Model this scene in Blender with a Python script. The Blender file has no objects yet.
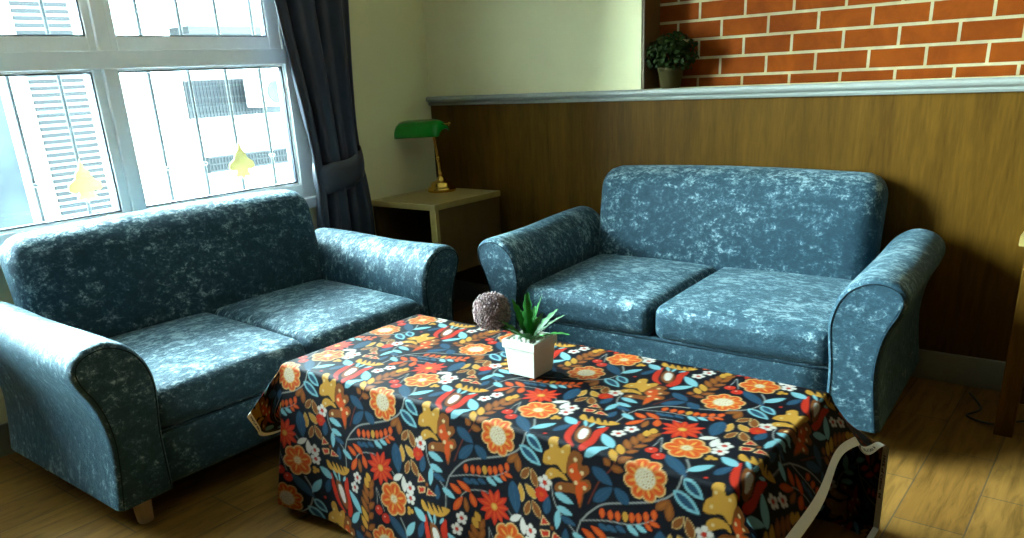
import bpy, bmesh, math, random
import numpy as np
from mathutils import Vector, Matrix
random.seed(7)
C = bpy.context.scene.collection
SC = bpy.context.scene
PI = math.pi

# ------------------------------------------------------------------ camera, light, exposure
YAW, PITCH, ROLL, FPX, PPY = -0.67614626, 0.35730495, -0.05265913, 788.444, 368.597
cd = bpy.data.cameras.new('camera'); cam = bpy.data.objects.new('camera', cd); C.objects.link(cam)
fw = Vector((math.sin(YAW)*math.cos(PITCH), math.cos(YAW)*math.cos(PITCH), -math.sin(PITCH)))
rt = Vector((math.cos(YAW), -math.sin(YAW), 0)); up = rt.cross(fw)
r2 = rt*math.cos(ROLL)+up*math.sin(ROLL); u2 = -rt*math.sin(ROLL)+up*math.cos(ROLL)
M = Matrix((r2, u2, -fw)).transposed().to_4x4(); M.translation = Vector((0, 0, 1.2)); cam.matrix_world = M
cd.sensor_fit = 'HORIZONTAL'; cd.sensor_width = 36; cd.lens = FPX/1024*36
cd.shift_y = (PPY-269)/1024; cd.clip_start = 0.02
SC.camera = cam

SC.view_settings.view_transform = 'Standard'; SC.view_settings.look = 'None'
SC.view_settings.gamma = 1; SC.view_settings.use_curve_mapping = False
SC.view_settings.exposure = 3.8

w = bpy.data.worlds.new('sky'); SC.world = w; w.use_nodes = True
bg = w.node_tree.nodes['Background']
bg.inputs['Color'].default_value = (0.70, 0.945, 1.0, 1); bg.inputs['Strength'].default_value = 12.0

def sun(name, d, e, col, ang):
    l = bpy.data.lights.new(name, 'SUN'); l.energy = e; l.color = col; l.angle = math.radians(ang)
    o = bpy.data.objects.new(name, l); C.objects.link(o)
    o.rotation_euler = Vector(d).to_track_quat('-Z', 'Y').to_euler(); return o
sun('sun', (-0.75, 0.2, -0.75), 4.0, (1, 0.98, 0.95), 1.0)   # over the roof, onto the block opposite
pl = bpy.data.lights.new('window_portal', 'AREA'); pl.shape = 'RECTANGLE'; pl.size = 2.82; pl.size_y = 1.75
pl.cycles.is_portal = True
po = bpy.data.objects.new('window_portal', pl); C.objects.link(po)
po.location = (-3.16, 1.04, 1.56); po.rotation_euler = (0, -PI/2, 0)
po.rotation_euler = (PI/2, 0, -PI/2)

XW, YB, ZC = -3.07, 3.25, 2.55     # window wall, back wall, ceiling
XR, YF = 4.2, -4.2                 # right wall, wall behind the camera

# ------------------------------------------------------------------ helpers
def lk(o, parent=None):
    C.objects.link(o)
    if parent is not None: o.parent = parent
    return o
def tag(o, label=None, cat=None, group=None, kind=None):
    if label: o['label'] = label
    if cat: o['category'] = cat
    if group: o['group'] = group
    if kind: o['kind'] = kind
    return o
def empty(name, loc, rz=0):
    o = bpy.data.objects.new(name, None); o.location = loc; o.rotation_euler = (0, 0, rz); o.empty_display_size = .1
    return lk(o)
def mesh(name, V, F, mat, parent=None, smooth=False):
    me = bpy.data.meshes.new(name); me.from_pydata([tuple(v) for v in V], [], F); me.validate(); me.update()
    if mat: me.materials.append(mat)
    if smooth:
        me.polygons.foreach_set('use_smooth', [True]*len(me.polygons))
    return lk(bpy.data.objects.new(name, me), parent)
def frombm(name, bm, mat, parent=None, smooth=False):
    bmesh.ops.recalc_face_normals(bm, faces=bm.faces)
    me = bpy.data.meshes.new(name); bm.to_mesh(me); bm.free()
    if mat: me.materials.append(mat)
    if smooth: me.polygons.foreach_set('use_smooth', [True]*len(me.polygons))
    return lk(bpy.data.objects.new(name, me), parent)
def addbox(bm, x0, x1, y0, y1, z0, z1, bev=0):
    r = bmesh.ops.create_cube(bm, size=1)
    vs = r['verts']
    for v in vs: v.co = Vector(((x0+x1)/2+v.co.x*(x1-x0), (y0+y1)/2+v.co.y*(y1-y0), (z0+z1)/2+v.co.z*(z1-z0)))
    if bev:
        es = list({e for v in vs for e in v.link_edges})
        bmesh.ops.bevel(bm, geom=es, offset=bev, segments=2, affect='EDGES', profile=.7)
def box(name, x0, x1, y0, y1, z0, z1, mat, parent=None, bev=0):
    bm = bmesh.new(); addbox(bm, x0, x1, y0, y1, z0, z1, bev); return frombm(name, bm, mat, parent)
def tubeVF(pts, rad, n=8, closed=False, cap=True):
    pts = [Vector(p) for p in pts]; V = []; F = []; N = len(pts)
    ref = None
    for i, p in enumerate(pts):
        a = pts[(i-1) % N] if (closed or i > 0) else p; b = pts[(i+1) % N] if (closed or i < N-1) else p
        t = (b-a).normalized()
        if ref is None: ref = Vector((0, 0, 1)) if abs(t.z) < .9 else Vector((1, 0, 0))
        u = (ref-t*ref.dot(t)).normalized(); ref = u; v = t.cross(u)
        r = rad[i] if isinstance(rad, (list, tuple)) else rad
        for k in range(n): V.append(p+(u*math.cos(2*PI*k/n)+v*math.sin(2*PI*k/n))*r)
    for i in range(N if closed else N-1):
        j = (i+1) % N
        for k in range(n): F.append((i*n+k, i*n+(k+1) % n, j*n+(k+1) % n, j*n+k))
    if cap and not closed:
        F.append(tuple(range(n-1, -1, -1))); F.append(tuple((N-1)*n+k for k in range(n)))
    return V, F
def tube(name, pts, rad, mat, parent=None, n=8, closed=False):
    V, F = tubeVF(pts, rad, n, closed); return mesh(name, V, F, mat, parent, True)
def lathe(name, prof, mat, parent=None, n=32, loc=(0, 0, 0), smooth=True):
    V = []; F = []; m = len(prof)
    for r, z in prof:
        for k in range(n): V.append((loc[0]+r*math.cos(2*PI*k/n), loc[1]+r*math.sin(2*PI*k/n), loc[2]+z))
    for i in range(m-1):
        for k in range(n): F.append((i*n+k, i*n+(k+1) % n, (i+1)*n+(k+1) % n, (i+1)*n+k))
    F.append(tuple(range(n-1, -1, -1))); F.append(tuple((m-1)*n+k for k in range(n)))
    o = mesh(name, V, F, mat, parent, smooth)
    return o
def autosmooth(o, deg=35):
    me = o.data; me.polygons.foreach_set('use_smooth', [True]*len(me.polygons))
    bm = bmesh.new(); bm.from_mesh(me)
    for e in bm.edges:
        if len(e.link_faces) == 2 and e.calc_face_angle(0) > math.radians(deg): e.smooth = False
    bm.to_mesh(me); bm.free(); return o
def softbox(name, c, h, r, mat, parent=None, cuts=16, fn=None):
    bm = bmesh.new(); bmesh.ops.create_cube(bm, size=2)
    bmesh.ops.subdivide_edges(bm, edges=bm.edges[:], cuts=cuts, use_grid_fill=True)
    for v in bm.verts:
        q = []; d = []
        for i in range(3):
            t = v.co[i]
            t = math.copysign(abs(t)**.8, t)      # crowd the grid towards the edges
            x = t*h[i]; k = max(-(h[i]-r[i]), min(h[i]-r[i], x)); q.append(k); d.append((x-k)/r[i])
        L = math.sqrt(sum(a*a for a in d))
        p = Vector([q[i]+(d[i]/L*r[i] if L > 1e-9 else 0) for i in range(3)])
        if fn: p = fn(p)
        v.co = p+Vector(c)
    return frombm(name, bm, mat, parent, True)
def catmull(P, n, closed=False):
    P = [Vector(p) for p in P]; N = len(P); out = []
    S = N if closed else N-1
    for i in range(S):
        p0 = P[(i-1) % N] if closed or i > 0 else P[i]; p1 = P[i]; p2 = P[(i+1) % N]; p3 = P[(i+2) % N] if closed or i+2 < N else P[(i+1) % N]
        for k in range(n):
            t = k/n
            out.append(.5*((2*p1)+(p2-p0)*t+(2*p0-5*p1+4*p2-p3)*t*t+(3*p1-p0-3*p2+p3)*t**3))
    if not closed: out.append(P[-1])
    return out

# ------------------------------------------------------------------ materials
def newmat(name):
    m = bpy.data.materials.new(name); m.use_nodes = True; nt = m.node_tree
    return m, nt, nt.nodes['Principled BSDF']
def plain(name, col, rough=.5, metal=0, spec=.5, var=.08, scale=30, bump=0):
    m, nt, b = newmat(name); N = nt.nodes; Lk = nt.links
    tc = N.new('ShaderNodeTexCoord'); no = N.new('ShaderNodeTexNoise'); no.inputs['Scale'].default_value = scale; no.inputs['Detail'].default_value = 4
    Lk.new(tc.outputs['Object'], no.inputs['Vector'])
    r = N.new('ShaderNodeValToRGB'); r.color_ramp.elements[0].position = .3; r.color_ramp.elements[1].position = .7
    r.color_ramp.elements[0].color = (*[c*(1-var) for c in col], 1); r.color_ramp.elements[1].color = (*[min(1, c*(1+var)) for c in col], 1)
    Lk.new(no.outputs['Fac'], r.inputs['Fac']); Lk.new(r.outputs['Color'], b.inputs['Base Color'])
    b.inputs['Roughness'].default_value = rough; b.inputs['Metallic'].default_value = metal; b.inputs['Specular IOR Level'].default_value = spec
    if bump:
        bp = N.new('ShaderNodeBump'); bp.inputs['Strength'].default_value = bump; bp.inputs['Distance'].default_value = .002
        Lk.new(no.outputs['Fac'], bp.inputs['Height']); Lk.new(bp.outputs['Normal'], b.inputs['Normal'])
    return m
def ramp(N, stops):
    r = N.new('ShaderNodeValToRGB'); e = r.color_ramp.elements
    while len(e) < len(stops): e.new(.5)
    for i, (p, c) in enumerate(stops): e[i].position = p; e[i].color = (*c, 1)
    return r
def mapping(N, Lk, sc, rot=(0, 0, 0), loc=(0, 0, 0), space='Object'):
    tc = N.new('ShaderNodeTexCoord'); mp = N.new('ShaderNodeMapping'); mp.inputs['Scale'].default_value = sc; mp.inputs['Rotation'].default_value = rot; mp.inputs['Location'].default_value = loc
    Lk.new(tc.outputs[space], mp.inputs['Vector']); return mp
def noise(N, Lk, vec, scale, detail=4, rough=.55, dist=0):
    n = N.new('ShaderNodeTexNoise'); n.inputs['Scale'].default_value = scale; n.inputs['Detail'].default_value = detail
    n.inputs['Roughness'].default_value = rough; n.inputs['Distortion'].default_value = dist
    Lk.new(vec, n.inputs['Vector']); return n
def woodmat(name, sc, lo, hi, rough=.45, ringscale=1.0, spec=.4):
    m, nt, b = newmat(name); N = nt.nodes; Lk = nt.links
    mp = mapping(N, Lk, sc)
    n1 = noise(N, Lk, mp.outputs['Vector'], 3*ringscale, 6, .6, .6); n2 = noise(N, Lk, mp.outputs['Vector'], 22*ringscale, 3, .6)
    mx = N.new('ShaderNodeMath'); mx.operation = 'MULTIPLY_ADD'; mx.inputs[1].default_value = .35; Lk.new(n2.outputs['Fac'], mx.inputs[0]); 
    sc2 = N.new('ShaderNodeMath'); sc2.operation = 'MULTIPLY'; sc2.inputs[1].default_value = .65; Lk.new(n1.outputs['Fac'], sc2.inputs[0]); Lk.new(sc2.outputs[0], mx.inputs[2])
    mid = [(a+c)/2 for a, c in zip(lo, hi)]
    r = ramp(N, [(.3, lo), (.5, mid), (.72, hi)]); Lk.new(mx.outputs[0], r.inputs['Fac']); Lk.new(r.outputs['Color'], b.inputs['Base Color'])
    b.inputs['Roughness'].default_value = rough; b.inputs['Specular IOR Level'].default_value = spec
    return m

# crushed velvet
def velvetmat(name):
    m, nt, b = newmat(name); N = nt.nodes; Lk = nt.links
    tc = N.new('ShaderNodeTexCoord'); g = N.new('ShaderNodeNewGeometry')
    mp = N.new('ShaderNodeMapping'); mp.inputs['Scale'].default_value = (1, 1.7, 1.25); Lk.new(tc.outputs['Object'], mp.inputs['Vector'])
    n1 = noise(N, Lk, mp.outputs['Vector'], 24, 10, .76, .35)
    n2 = noise(N, Lk, mp.outputs['Vector'], 70, 5, .7, .5)
    mx = N.new('ShaderNodeMix'); mx.data_type = 'FLOAT'; mx.inputs[0].default_value = .35
    Lk.new(n1.outputs['Fac'], mx.inputs[2]); Lk.new(n2.outputs['Fac'], mx.inputs[3])
    n3 = noise(N, Lk, tc.outputs['Object'], 5.5, 3, .6, .2)
    sub = N.new('ShaderNodeMath'); sub.operation = 'MULTIPLY_ADD'; sub.inputs[1].default_value = .22; sub.inputs[2].default_value = -.11; Lk.new(n3.outputs['Fac'], sub.inputs[0])
    sz = N.new('ShaderNodeSeparateXYZ'); Lk.new(tc.outputs['Normal'], sz.inputs[0])       # up-facing velvet gets more pale flecks: light caught there, painted into the colour
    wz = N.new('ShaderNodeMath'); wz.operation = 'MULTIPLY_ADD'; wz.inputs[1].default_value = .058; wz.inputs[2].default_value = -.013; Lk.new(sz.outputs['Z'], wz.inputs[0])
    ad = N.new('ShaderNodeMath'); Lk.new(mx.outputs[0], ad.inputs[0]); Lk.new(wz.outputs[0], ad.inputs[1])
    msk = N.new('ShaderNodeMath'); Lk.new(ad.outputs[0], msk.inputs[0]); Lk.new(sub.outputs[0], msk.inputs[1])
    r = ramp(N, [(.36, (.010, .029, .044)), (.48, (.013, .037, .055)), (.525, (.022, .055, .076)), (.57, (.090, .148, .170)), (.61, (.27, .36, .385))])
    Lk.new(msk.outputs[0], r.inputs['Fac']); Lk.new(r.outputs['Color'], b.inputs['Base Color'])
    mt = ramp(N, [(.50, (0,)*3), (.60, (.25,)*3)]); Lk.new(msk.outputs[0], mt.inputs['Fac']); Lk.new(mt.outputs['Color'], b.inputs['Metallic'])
    rr = ramp(N, [(.45, (.60,)*3), (.60, (.40,)*3)]); Lk.new(mx.outputs[0], rr.inputs['Fac']); Lk.new(rr.outputs['Color'], b.inputs['Roughness'])
    b.inputs['Specular IOR Level'].default_value = .30; b.inputs['Specular Tint'].default_value = (.6, .88, 1, 1)
    b.inputs['Sheen Weight'].default_value = .22; b.inputs['Sheen Roughness'].default_value = .35; b.inputs['Sheen Tint'].default_value = (.5, .84, 1, 1)
    bp = N.new('ShaderNodeBump'); bp.inputs['Strength'].default_value = 1.0; bp.inputs['Distance'].default_value = .008
    Lk.new(mx.outputs[0], bp.inputs['Height']); Lk.new(bp.outputs['Normal'], b.inputs['Normal'])
    return m
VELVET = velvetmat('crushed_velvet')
PIPING = plain('velvet_piping', (.006, .018, .026), .7, spec=.1)
PAINT = plain('cream_paint', (.77, .71, .41), .75, var=.02, scale=6, spec=.2)
CEIL = plain('ceiling_paint', (.5, .48, .42), .8, var=.02)
TRIMW = plain('white_trim', (.29, .30, .26), .4, var=.03)
BASEM = plain('baseboard_paint', (.22, .21, .15), .5, var=.05)
FRAMEW = plain('window_white', (.90, .93, .93), .3, var=.02)
GASKET = plain('dark_gasket', (.05, .06, .08), .6)
WAINS = woodmat('oak_veneer', (5.5, 5.5, .55), (.054, .023, .002), (.128, .059, .006), .55, 1.0, .06)
TABLEW = woodmat('beech_laminate', (.8, 6, 6), (.28, .19, .055), (.38, .27, .09), .3)
PANELW = woodmat('brown_laminate', (6, 6, .8), (.085, .042, .008), (.13, .07, .016), .5)
LEGW = woodmat('leg_wood', (8, 8, 1), (.34, .22, .12), (.50, .36, .22), .45)
BRASS = plain('polished_brass', (.88, .53, .11), .2, 1.0, var=.03)
DARKIN = plain('dark_inside', (.03, .022, .015), .7)
CURT = plain('curtain_satin', (.034, .040, .056), .40, var=.12, scale=9)
WHITEC = plain('white_ceramic', (.50, .49, .42), .35, var=.02)
POTC = plain('olive_pot', (.055, .041, .011), .7, spec=.15, var=.15, scale=25)
PEB = plain('white_pebble', (.7, .7, .62), .5, var=.1)
LEAFD = plain('dark_leaf', (.013, .024, .003), .6, spec=.1, var=.4, scale=40)
LEAFG = plain('green_leaf', (.018, .115, .018), .5, var=.45, scale=35, spec=.12)
SOIL = plain('soil', (.03, .02, .012), .9)
SELV = plain('selvage', (.72, .70, .62), .8, var=.03)
INK = plain('selvage_print', (.03, .03, .04), .8)
BLACKC = plain('cord_black', (.02, .02, .02), .5)

def floormat():
    m, nt, b = newmat('wood_plank_tiles'); N = nt.nodes; Lk = nt.links
    mp = mapping(N, Lk, (1, 1, 1), (0, 0, PI/2), (.367, .023, 0))
    br = N.new('ShaderNodeTexBrick'); br.offset = .5; br.inputs['Scale'].default_value = 1
    br.inputs['Brick Width'].default_value = .5; br.inputs['Row Height'].default_value = .176; br.inputs['Mortar Size'].default_value = .0022; br.inputs['Mortar Smooth'].default_value = .1
    br.inputs['Color1'].default_value = (.18, .085, .017, 1); br.inputs['Color2'].default_value = (.235, .118, .026, 1); br.inputs['Mortar'].default_value = (.10, .06, .03, 1)
    Lk.new(mp.outputs['Vector'], br.inputs['Vector'])
    mp2 = mapping(N, Lk, (9, 1.0, 1)); n = noise(N, Lk, mp2.outputs['Vector'], 4, 7, .65, .8)
    n3 = noise(N, Lk, mp2.outputs['Vector'], 1.6, 3, .6, .2)
    r = ramp(N, [(.30, (.52, .50, .46)), (.5, (.95, .95, .95)), (.72, (1.22, 1.2, 1.15))]); Lk.new(n.outputs['Fac'], r.inputs['Fac'])
    mul = N.new('ShaderNodeMix'); mul.data_type = 'RGBA'; mul.blend_type = 'MULTIPLY'; mul.inputs[0].default_value = 1
    Lk.new(br.outputs['Color'], mul.inputs[6]); Lk.new(r.outputs['Color'], mul.inputs[7]); Lk.new(mul.outputs[2], b.inputs['Base Color'])
    b.inputs['Roughness'].default_value = .45; b.inputs['Specular IOR Level'].default_value = .12
    bp = N.new('ShaderNodeBump'); bp.inputs['Strength'].default_value = .25; bp.inputs['Distance'].default_value = .001; Lk.new(n.outputs['Fac'], bp.inputs['Height']); Lk.new(bp.outputs['Normal'], b.inputs['Normal'])
    return m
FLOORM = floormat()
def brickmat():
    m, nt, b = newmat('red_brick'); N = nt.nodes; Lk = nt.links
    mp = mapping(N, Lk, (1, 1, 1), (-PI/2, 0, 0), (0, 0, 0))
    # object coords: x along the wall, z up -> brick plane x,y
    sx = N.new('ShaderNodeSeparateXYZ'); cx = N.new('ShaderNodeCombineXYZ'); tc = N.new('ShaderNodeTexCoord')
    Lk.new(tc.outputs['Object'], sx.inputs[0])
    ax = N.new('ShaderNodeMath'); ax.inputs[1].default_value = 4.1; Lk.new(sx.outputs['X'], ax.inputs[0])
    az = N.new('ShaderNodeMath'); az.inputs[1].default_value = -1.228+.075*20+.004; Lk.new(sx.outputs['Z'], az.inputs[0])
    Lk.new(ax.outputs[0], cx.inputs[0]); Lk.new(az.outputs[0], cx.inputs[1])
    br = N.new('ShaderNodeTexBrick'); br.offset = .5; br.inputs['Scale'].default_value = 1
    br.inputs['Brick Width'].default_value = .2; br.inputs['Row Height'].default_value = .075; br.inputs['Mortar Size'].default_value = .0055; br.inputs['Mortar Smooth'].default_value = .05
    br.inputs['Color1'].default_value = (.165, .030, .0012, 1); br.inputs['Color2'].default_value = (.205, .040, .002, 1); br.inputs['Mortar'].default_value = (.40, .32, .18, 1)
    Lk.new(cx.outputs[0], br.inputs['Vector'])
    n = noise(N, Lk, tc.outputs['Object'], 9, 6, .6, .4)
    r = ramp(N, [(.3, (.72, .66, .62)), (.65, (1.1, 1.12, 1.1))]); Lk.new(n.outputs['Fac'], r.inputs['Fac'])
    mul = N.new('ShaderNodeMix'); mul.data_type = 'RGBA'; mul.blend_type = 'MULTIPLY'; mul.inputs[0].default_value = 1
    Lk.new(br.outputs['Color'], mul.inputs[6]); Lk.new(r.outputs['Color'], mul.inputs[7]); Lk.new(mul.outputs[2], b.inputs['Base Color'])
    b.inputs['Roughness'].default_value = .8; b.inputs['Specular IOR Level'].default_value = .08
    bp = N.new('ShaderNodeBump'); bp.inputs['Strength'].default_value = .5; bp.inputs['Distance'].default_value = .004; bp.invert = True
    Lk.new(br.outputs['Fac'], bp.inputs['Height']); Lk.new(bp.outputs['Normal'], b.inputs['Normal'])
    return m
BRICK = brickmat()
def glassmat(name, tint):
    m = bpy.data.materials.new(name); m.use_nodes = True; nt = m.node_tree; N = nt.nodes; N.clear()
    o = N.new('ShaderNodeOutputMaterial'); t = N.new('ShaderNodeBsdfTransparent'); t.inputs['Color'].default_value = (*tint, 1)
    g = N.new('ShaderNodeBsdfGlossy'); g.inputs['Roughness'].default_value = .02; fr = N.new('ShaderNodeFresnel'); fr.inputs['IOR'].default_value = 1.35
    mx = N.new('ShaderNodeMixShader'); nt.links.new(fr.outputs[0], mx.inputs[0]); nt.links.new(t.outputs[0], mx.inputs[1]); nt.links.new(g.outputs[0], mx.inputs[2]); nt.links.new(mx.outputs[0], o.inputs[0])
    return m
GLASS = glassmat('window_glass', (.97, .99, .99))
def greenglass():
    m, nt, b = newmat('green_glass'); 
    b.inputs['Base Color'].default_value = (.001, .30, .022, 1); b.inputs['Roughness'].default_value = .08; b.inputs['Transmission Weight'].default_value = .25; b.inputs['Coat Weight'].default_value = .35
    return m
GREEN = greenglass()
OPAL = plain('opal_glass', (.75, .82, .8), .15, var=.01)

# ------------------------------------------------------------------ room shell
def st(o): o['kind'] = 'structure'; return o
st(box('floor', XW-.25, XR+.2, YF-.2, YB+.35, -.1, 0, FLOORM))
st(box('ceiling', XW-.25, XR+.2, YF-.2, YB+.35, ZC, ZC+.1, CEIL))
st(box('wall_right', XR, XR+.2, YF-.2, YB+.35, 0, ZC, WAINS))
st(box('wall_front', XW-.25, XR, YF-.2, YF, 0, ZC, WAINS))
NX = -1.80; CAPZ = 1.108; ND = .145
WY0, WY1, WZ0, WZ1 = -.35, 2.435, .705, 2.42
bm = bmesh.new()
addbox(bm, XW-.2, XW, YF, YB+.3, 0, WZ0-.045); addbox(bm, XW-.2, XW, YF, YB+.3, WZ1, ZC)
addbox(bm, XW-.2, XW, YF, WY0, WZ0-.045, WZ1); addbox(bm, XW-.2, XW, WY1, YB+.3, WZ0-.045, WZ1)
st(frombm('wall_left', bm, PAINT))
bm = bmesh.new()
addbox(bm, XW, NX, YB, YB+.3, CAPZ, ZC)
addbox(bm, NX, XR, YB+.0, YB+.3, 2.05, ZC)          # lintel over the niche
addbox(bm, XW, XR, YB+.02, YB+.3, 0, CAPZ)          # body behind the panelling, the ledge
st(frombm('wall_back', bm, PAINT))
st(box('wall_niche', NX, XR, YB+ND, YB+.3, CAPZ, 2.05, BRICK))
st(box('trim_1', XW, XR, YB, YB+.019, .115, 1.07, WAINS))
# moulded cap rail
prof = [(0, 1.062), (.012, 1.062), (.018, 1.070), (.014, 1.078), (.020, 1.082), (.032, 1.086), (.036, 1.094), (.034, 1.102), (.026, 1.108), (0, 1.108)]
V = []; F = []
for x in (XW, XR):
    for d, z in prof: V.append((x, YB-d, z))
n = len(prof)
for i in range(n): F.append((i, (i+1) % n, n+(i+1) % n, n+i))
F += [tuple(range(n)), tuple(range(2*n-1, n-1, -1))]
st(mesh('trim_2', V, F, TRIMW))
st(box('baseboard_back', XW, XR, YB-.014, YB+.018, 0, .115, BASEM, bev=.004))
st(box('baseboard_left', XW, XW+.014, YF, YB-.014, 0, .115, BASEM, bev=.004))
st(box('baseboard_right', XR-.014, XR, YF, YB-.014, 0, .115, BASEM, bev=.004))

st(box('trim_4', NX+.0005, NX+.012, YB+.004, YB+ND-.001, CAPZ+.0005, 2.049, PANELW))

# ------------------------------------------------------------------ window
win = st(empty('window_1', (XW, .5, WZ0)))
WO = Vector((XW, .5, WZ0))
def wbox(name, y0, y1, z0, z1, x0, x1, mat, par=win, bev=.004):
    return box(name, x0, x1, y0-WO.y, y1-WO.y, z0-WO.z, z1-WO.z, mat, par, bev)
bm = bmesh.new()
def wb(y0, y1, z0, z1, x0=-.075, x1=-.01, bev=.004): addbox(bm, x0, x1, y0-WO.y, y1-WO.y, z0-WO.z, z1-WO.z, bev)
wb(WY0+.08, 2.35, WZ0, .766); wb(WY0+.08, 2.35, WZ1-.05, WZ1); wb(2.35, WY1, WZ0, WZ1); wb(WY0, WY0+.08, WZ0, WZ1)
wb(WY0+.08, 2.35, 1.29, 1.352, -.079, .004)         # transom
for y in (1.534, .62): wb(y, y+.05, .766, 1.29, -.078, -.006); wb(y, y+.05, 1.352, WZ1-.05, -.078, -.006)
wf = frombm('window_frame', bm, FRAMEW, win)
sashes = []
def sash(y0, y1, z0, z1, l, r, b, t, x0=-.066, x1=-.022):
    bm2 = bmesh.new()
    for a in ((y0, y0+l, z0, z1), (y1-r, y1, z0, z1), (y0+l, y1-r, z0, z0+b), (y0+l, y1-r, z1-t, z1)):
        addbox(bm2, x0, x1, a[0]-WO.y, a[1]-WO.y, a[2]-WO.z, a[3]-WO.z, .003)
    s = frombm('window_sash', bm2, FRAMEW, win)
    bm2 = bmesh.new(); g = .006
    yy0, yy1, zz0, zz1 = y0+l, y1-r, z0+b, z1-t
    for a in ((yy0, yy0+g, zz0, zz1), (yy1-g, yy1, zz0, zz1), (yy0+g, yy1-g, zz0, zz0+g), (yy0+g, yy1-g, zz1-g, zz1)):
        addbox(bm2, x0+.012, x1-.008, a[0]-WO.y, a[1]-WO.y, a[2]-WO.z, a[3]-WO.z)
    frombm('gasket', bm2, GASKET, s)
    box('pane', -.047, -.043, yy0-WO.y, yy1-WO.y, zz0-WO.z, zz1-WO.z, GLASS, s)
mull = [WY0+.08, .62, 1.534, 2.35]
for i in range(3):
    y0 = mull[i]+(.05 if i else 0); y1 = mull[i+1]
    sash(y0, y1, .766, 1.29, .012, .035 if i < 2 else .006, .008, .008)
    sash(y0, y1, 1.352, WZ1-.05, .030, .028 if i < 2 else .06, .05, .04)
st(box('trim_3', XW-.2, XW+.035, WY0-.03, WY1+.03, WZ0-.045, WZ0-.001, FRAMEW, bev=.004))

# ------------------------------------------------------------------ grille outside the window
GX = XW-.20
gr = empty('window_grille', (GX, .5, WZ0)); IRON = plain('painted_iron', (.007, .009, .010), .6, spec=.1); KNOT = plain('knot_grey', (.03, .035, .036), .6, spec=.1); YEL = plain('yellow_enamel', (.052, .041, .007), .6, spec=.2)
tag(gr, 'pale iron grille of upright bars with yellow leaf ornaments outside the window', 'grille')
GO = Vector((GX, .5, WZ0))
for k in range(-8, 7):
    y = 1.277+.178*k
    if y > 2.4: continue
    bar = tube('bar', [(0, y-GO.y, 0), (0, y-GO.y, WZ1-WZ0)], .0075, IRON, gr)
    if k % 4 == 1:
        half = [(0, .082), (.012, .045), (.026, .030), (.034, .008), (.062, -.012), (.066, -.034), (.050, -.045), (.030, -.040), (.028, -.052), (.040, -.066), (.030, -.075), (.012, -.070), (0, -.086)]
        pts = half+[(-a, b) for a, b in half[-2:0:-1]]
        V = []; n = len(pts)
        for dx in (.006, .014): V += [(dx, y-GO.y+a, .893-GO.z+b) for a, b in pts]
        F = [tuple(range(n)), tuple(range(2*n-1, n-1, -1))]+[(i, n+i, n+(i+1) % n, (i+1) % n) for i in range(n)]
        mesh('leaf_ornament', V, F, YEL, bar)
    else:
        lathe('knot', [(.004, -.012), (.011, -.006), (.015, 0), (.011, .006), (.004, .012)], KNOT, bar, 12, (0, y-GO.y, .897-GO.z))
for z in (.735, 1.32): box('rail', -.006, .006, WY0+.1-GO.y, WY1-GO.y, z-.008-GO.z, z+.008-GO.z, IRON, gr)

# ------------------------------------------------------------------ block opposite
EXW = plain('facade_white', (.07, .073, .073), .8, var=.03, scale=2)
EXG = plain('facade_grey', (.0045, .0055, .006), .8, spec=.05); EXD = plain('facade_dark_glass', (.002, .003, .0038), .5, spec=.05); EXB = plain('facade_blue', (.0030, .0048, .0062), .8, var=.4, scale=3, spec=.05)
LOUV = plain('louvre_slat', (.0022, .003, .0034), .8, spec=.05)
EX = -8.0
bd = empty('apartment_building', (EX, 4, -3)); tag(bd, 'sunlit white apartment block across the street seen through the window', 'building')
def eb(name, y0, y1, z0, z1, x0, x1, mat, par=bd): return box(name, x0, x1, y0-4, y1-4, z0+3, z1+3, mat, par)
bm = bmesh.new(); addbox(bm, -3, 0, -1, 7, 0, 6.4); frombm('facade', bm, EXW, bd)
bm = bmesh.new(); addbox(bm, 0, .05, 3.27-4, 3.76-4, 2.9, 6.3)
frombm('louvre_backing', bm, EXW, bd)
bm = bmesh.new()
z = 3.05
while z < 6.2:
    if not (4.5 < z < 4.72): addbox(bm, .05, .075, 3.27-4, 3.75-4, z, z+.034)
    z += .058
frombm('louvre_slats', bm, LOUV, bd)
# window with grid
wn = eb('window', 4.78, 6.02, .92, 1.30, 0, .03, EXG)
eb('pane', 4.80, 5.16, 1.05, 1.28, .03, .04, EXD, wn)
bm = bmesh.new()
for i in range(22): addbox(bm, .06, .072, 4.80+i*.04-4, 4.806+i*.04-4, 3.93, 4.29)
for i in range(5): addbox(bm, .06, .072, 4.80-4, 5.66-4, 3.95+i*.08, 3.956+i*.08)
frombm('window_grate', bm, EXD, wn)
hd = eb('awning', 4.74, 5.86, 1.73, 1.80, 0, .35, EXG)
rl = empty('balcony', (0, 0, 0)); bpy.data.objects.remove(rl)
bm = bmesh.new()
for i in range(30): addbox(bm, .10, .115, 4.85+i*.04-4, 4.857+i*.04-4, 3.37, 3.52)
for z in (3.37, 3.44, 3.51): addbox(bm, .10, .115, 4.85-4, 6.02-4, z, z+.012)
addbox(bm, 0, .09, 4.85-4, 6.02-4, 3.36, 3.52)
frombm('balcony_railing', bm, EXG, bd)
ac = empty('air_conditioner', (EX+.16, 5.62, 1.0)); tag(ac, 'white air conditioner unit on the wall of the opposite block', 'air conditioner')
box('casing', 0, .22, -.22, .26, 0, .29, plain('ac_white', (.15, .15, .15), .6), ac, .01)
lathe_fan = lathe('fan_ring', [(.115, 0), (.12, .012), (.095, .014), (.09, .004)], EXG, ac, 28)
lathe_fan.rotation_euler = (0, PI/2, 0); lathe_fan.location = (.222, .02, .145)
nb = empty('neighbouring_building', (-6.5, 1.6, -3)); tag(nb, 'shaded blue grey building at the left end of the window view', 'building')
box('facade', -1.5, 0, -2.6, .87, 0, 4.9, EXB, nb)
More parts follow.
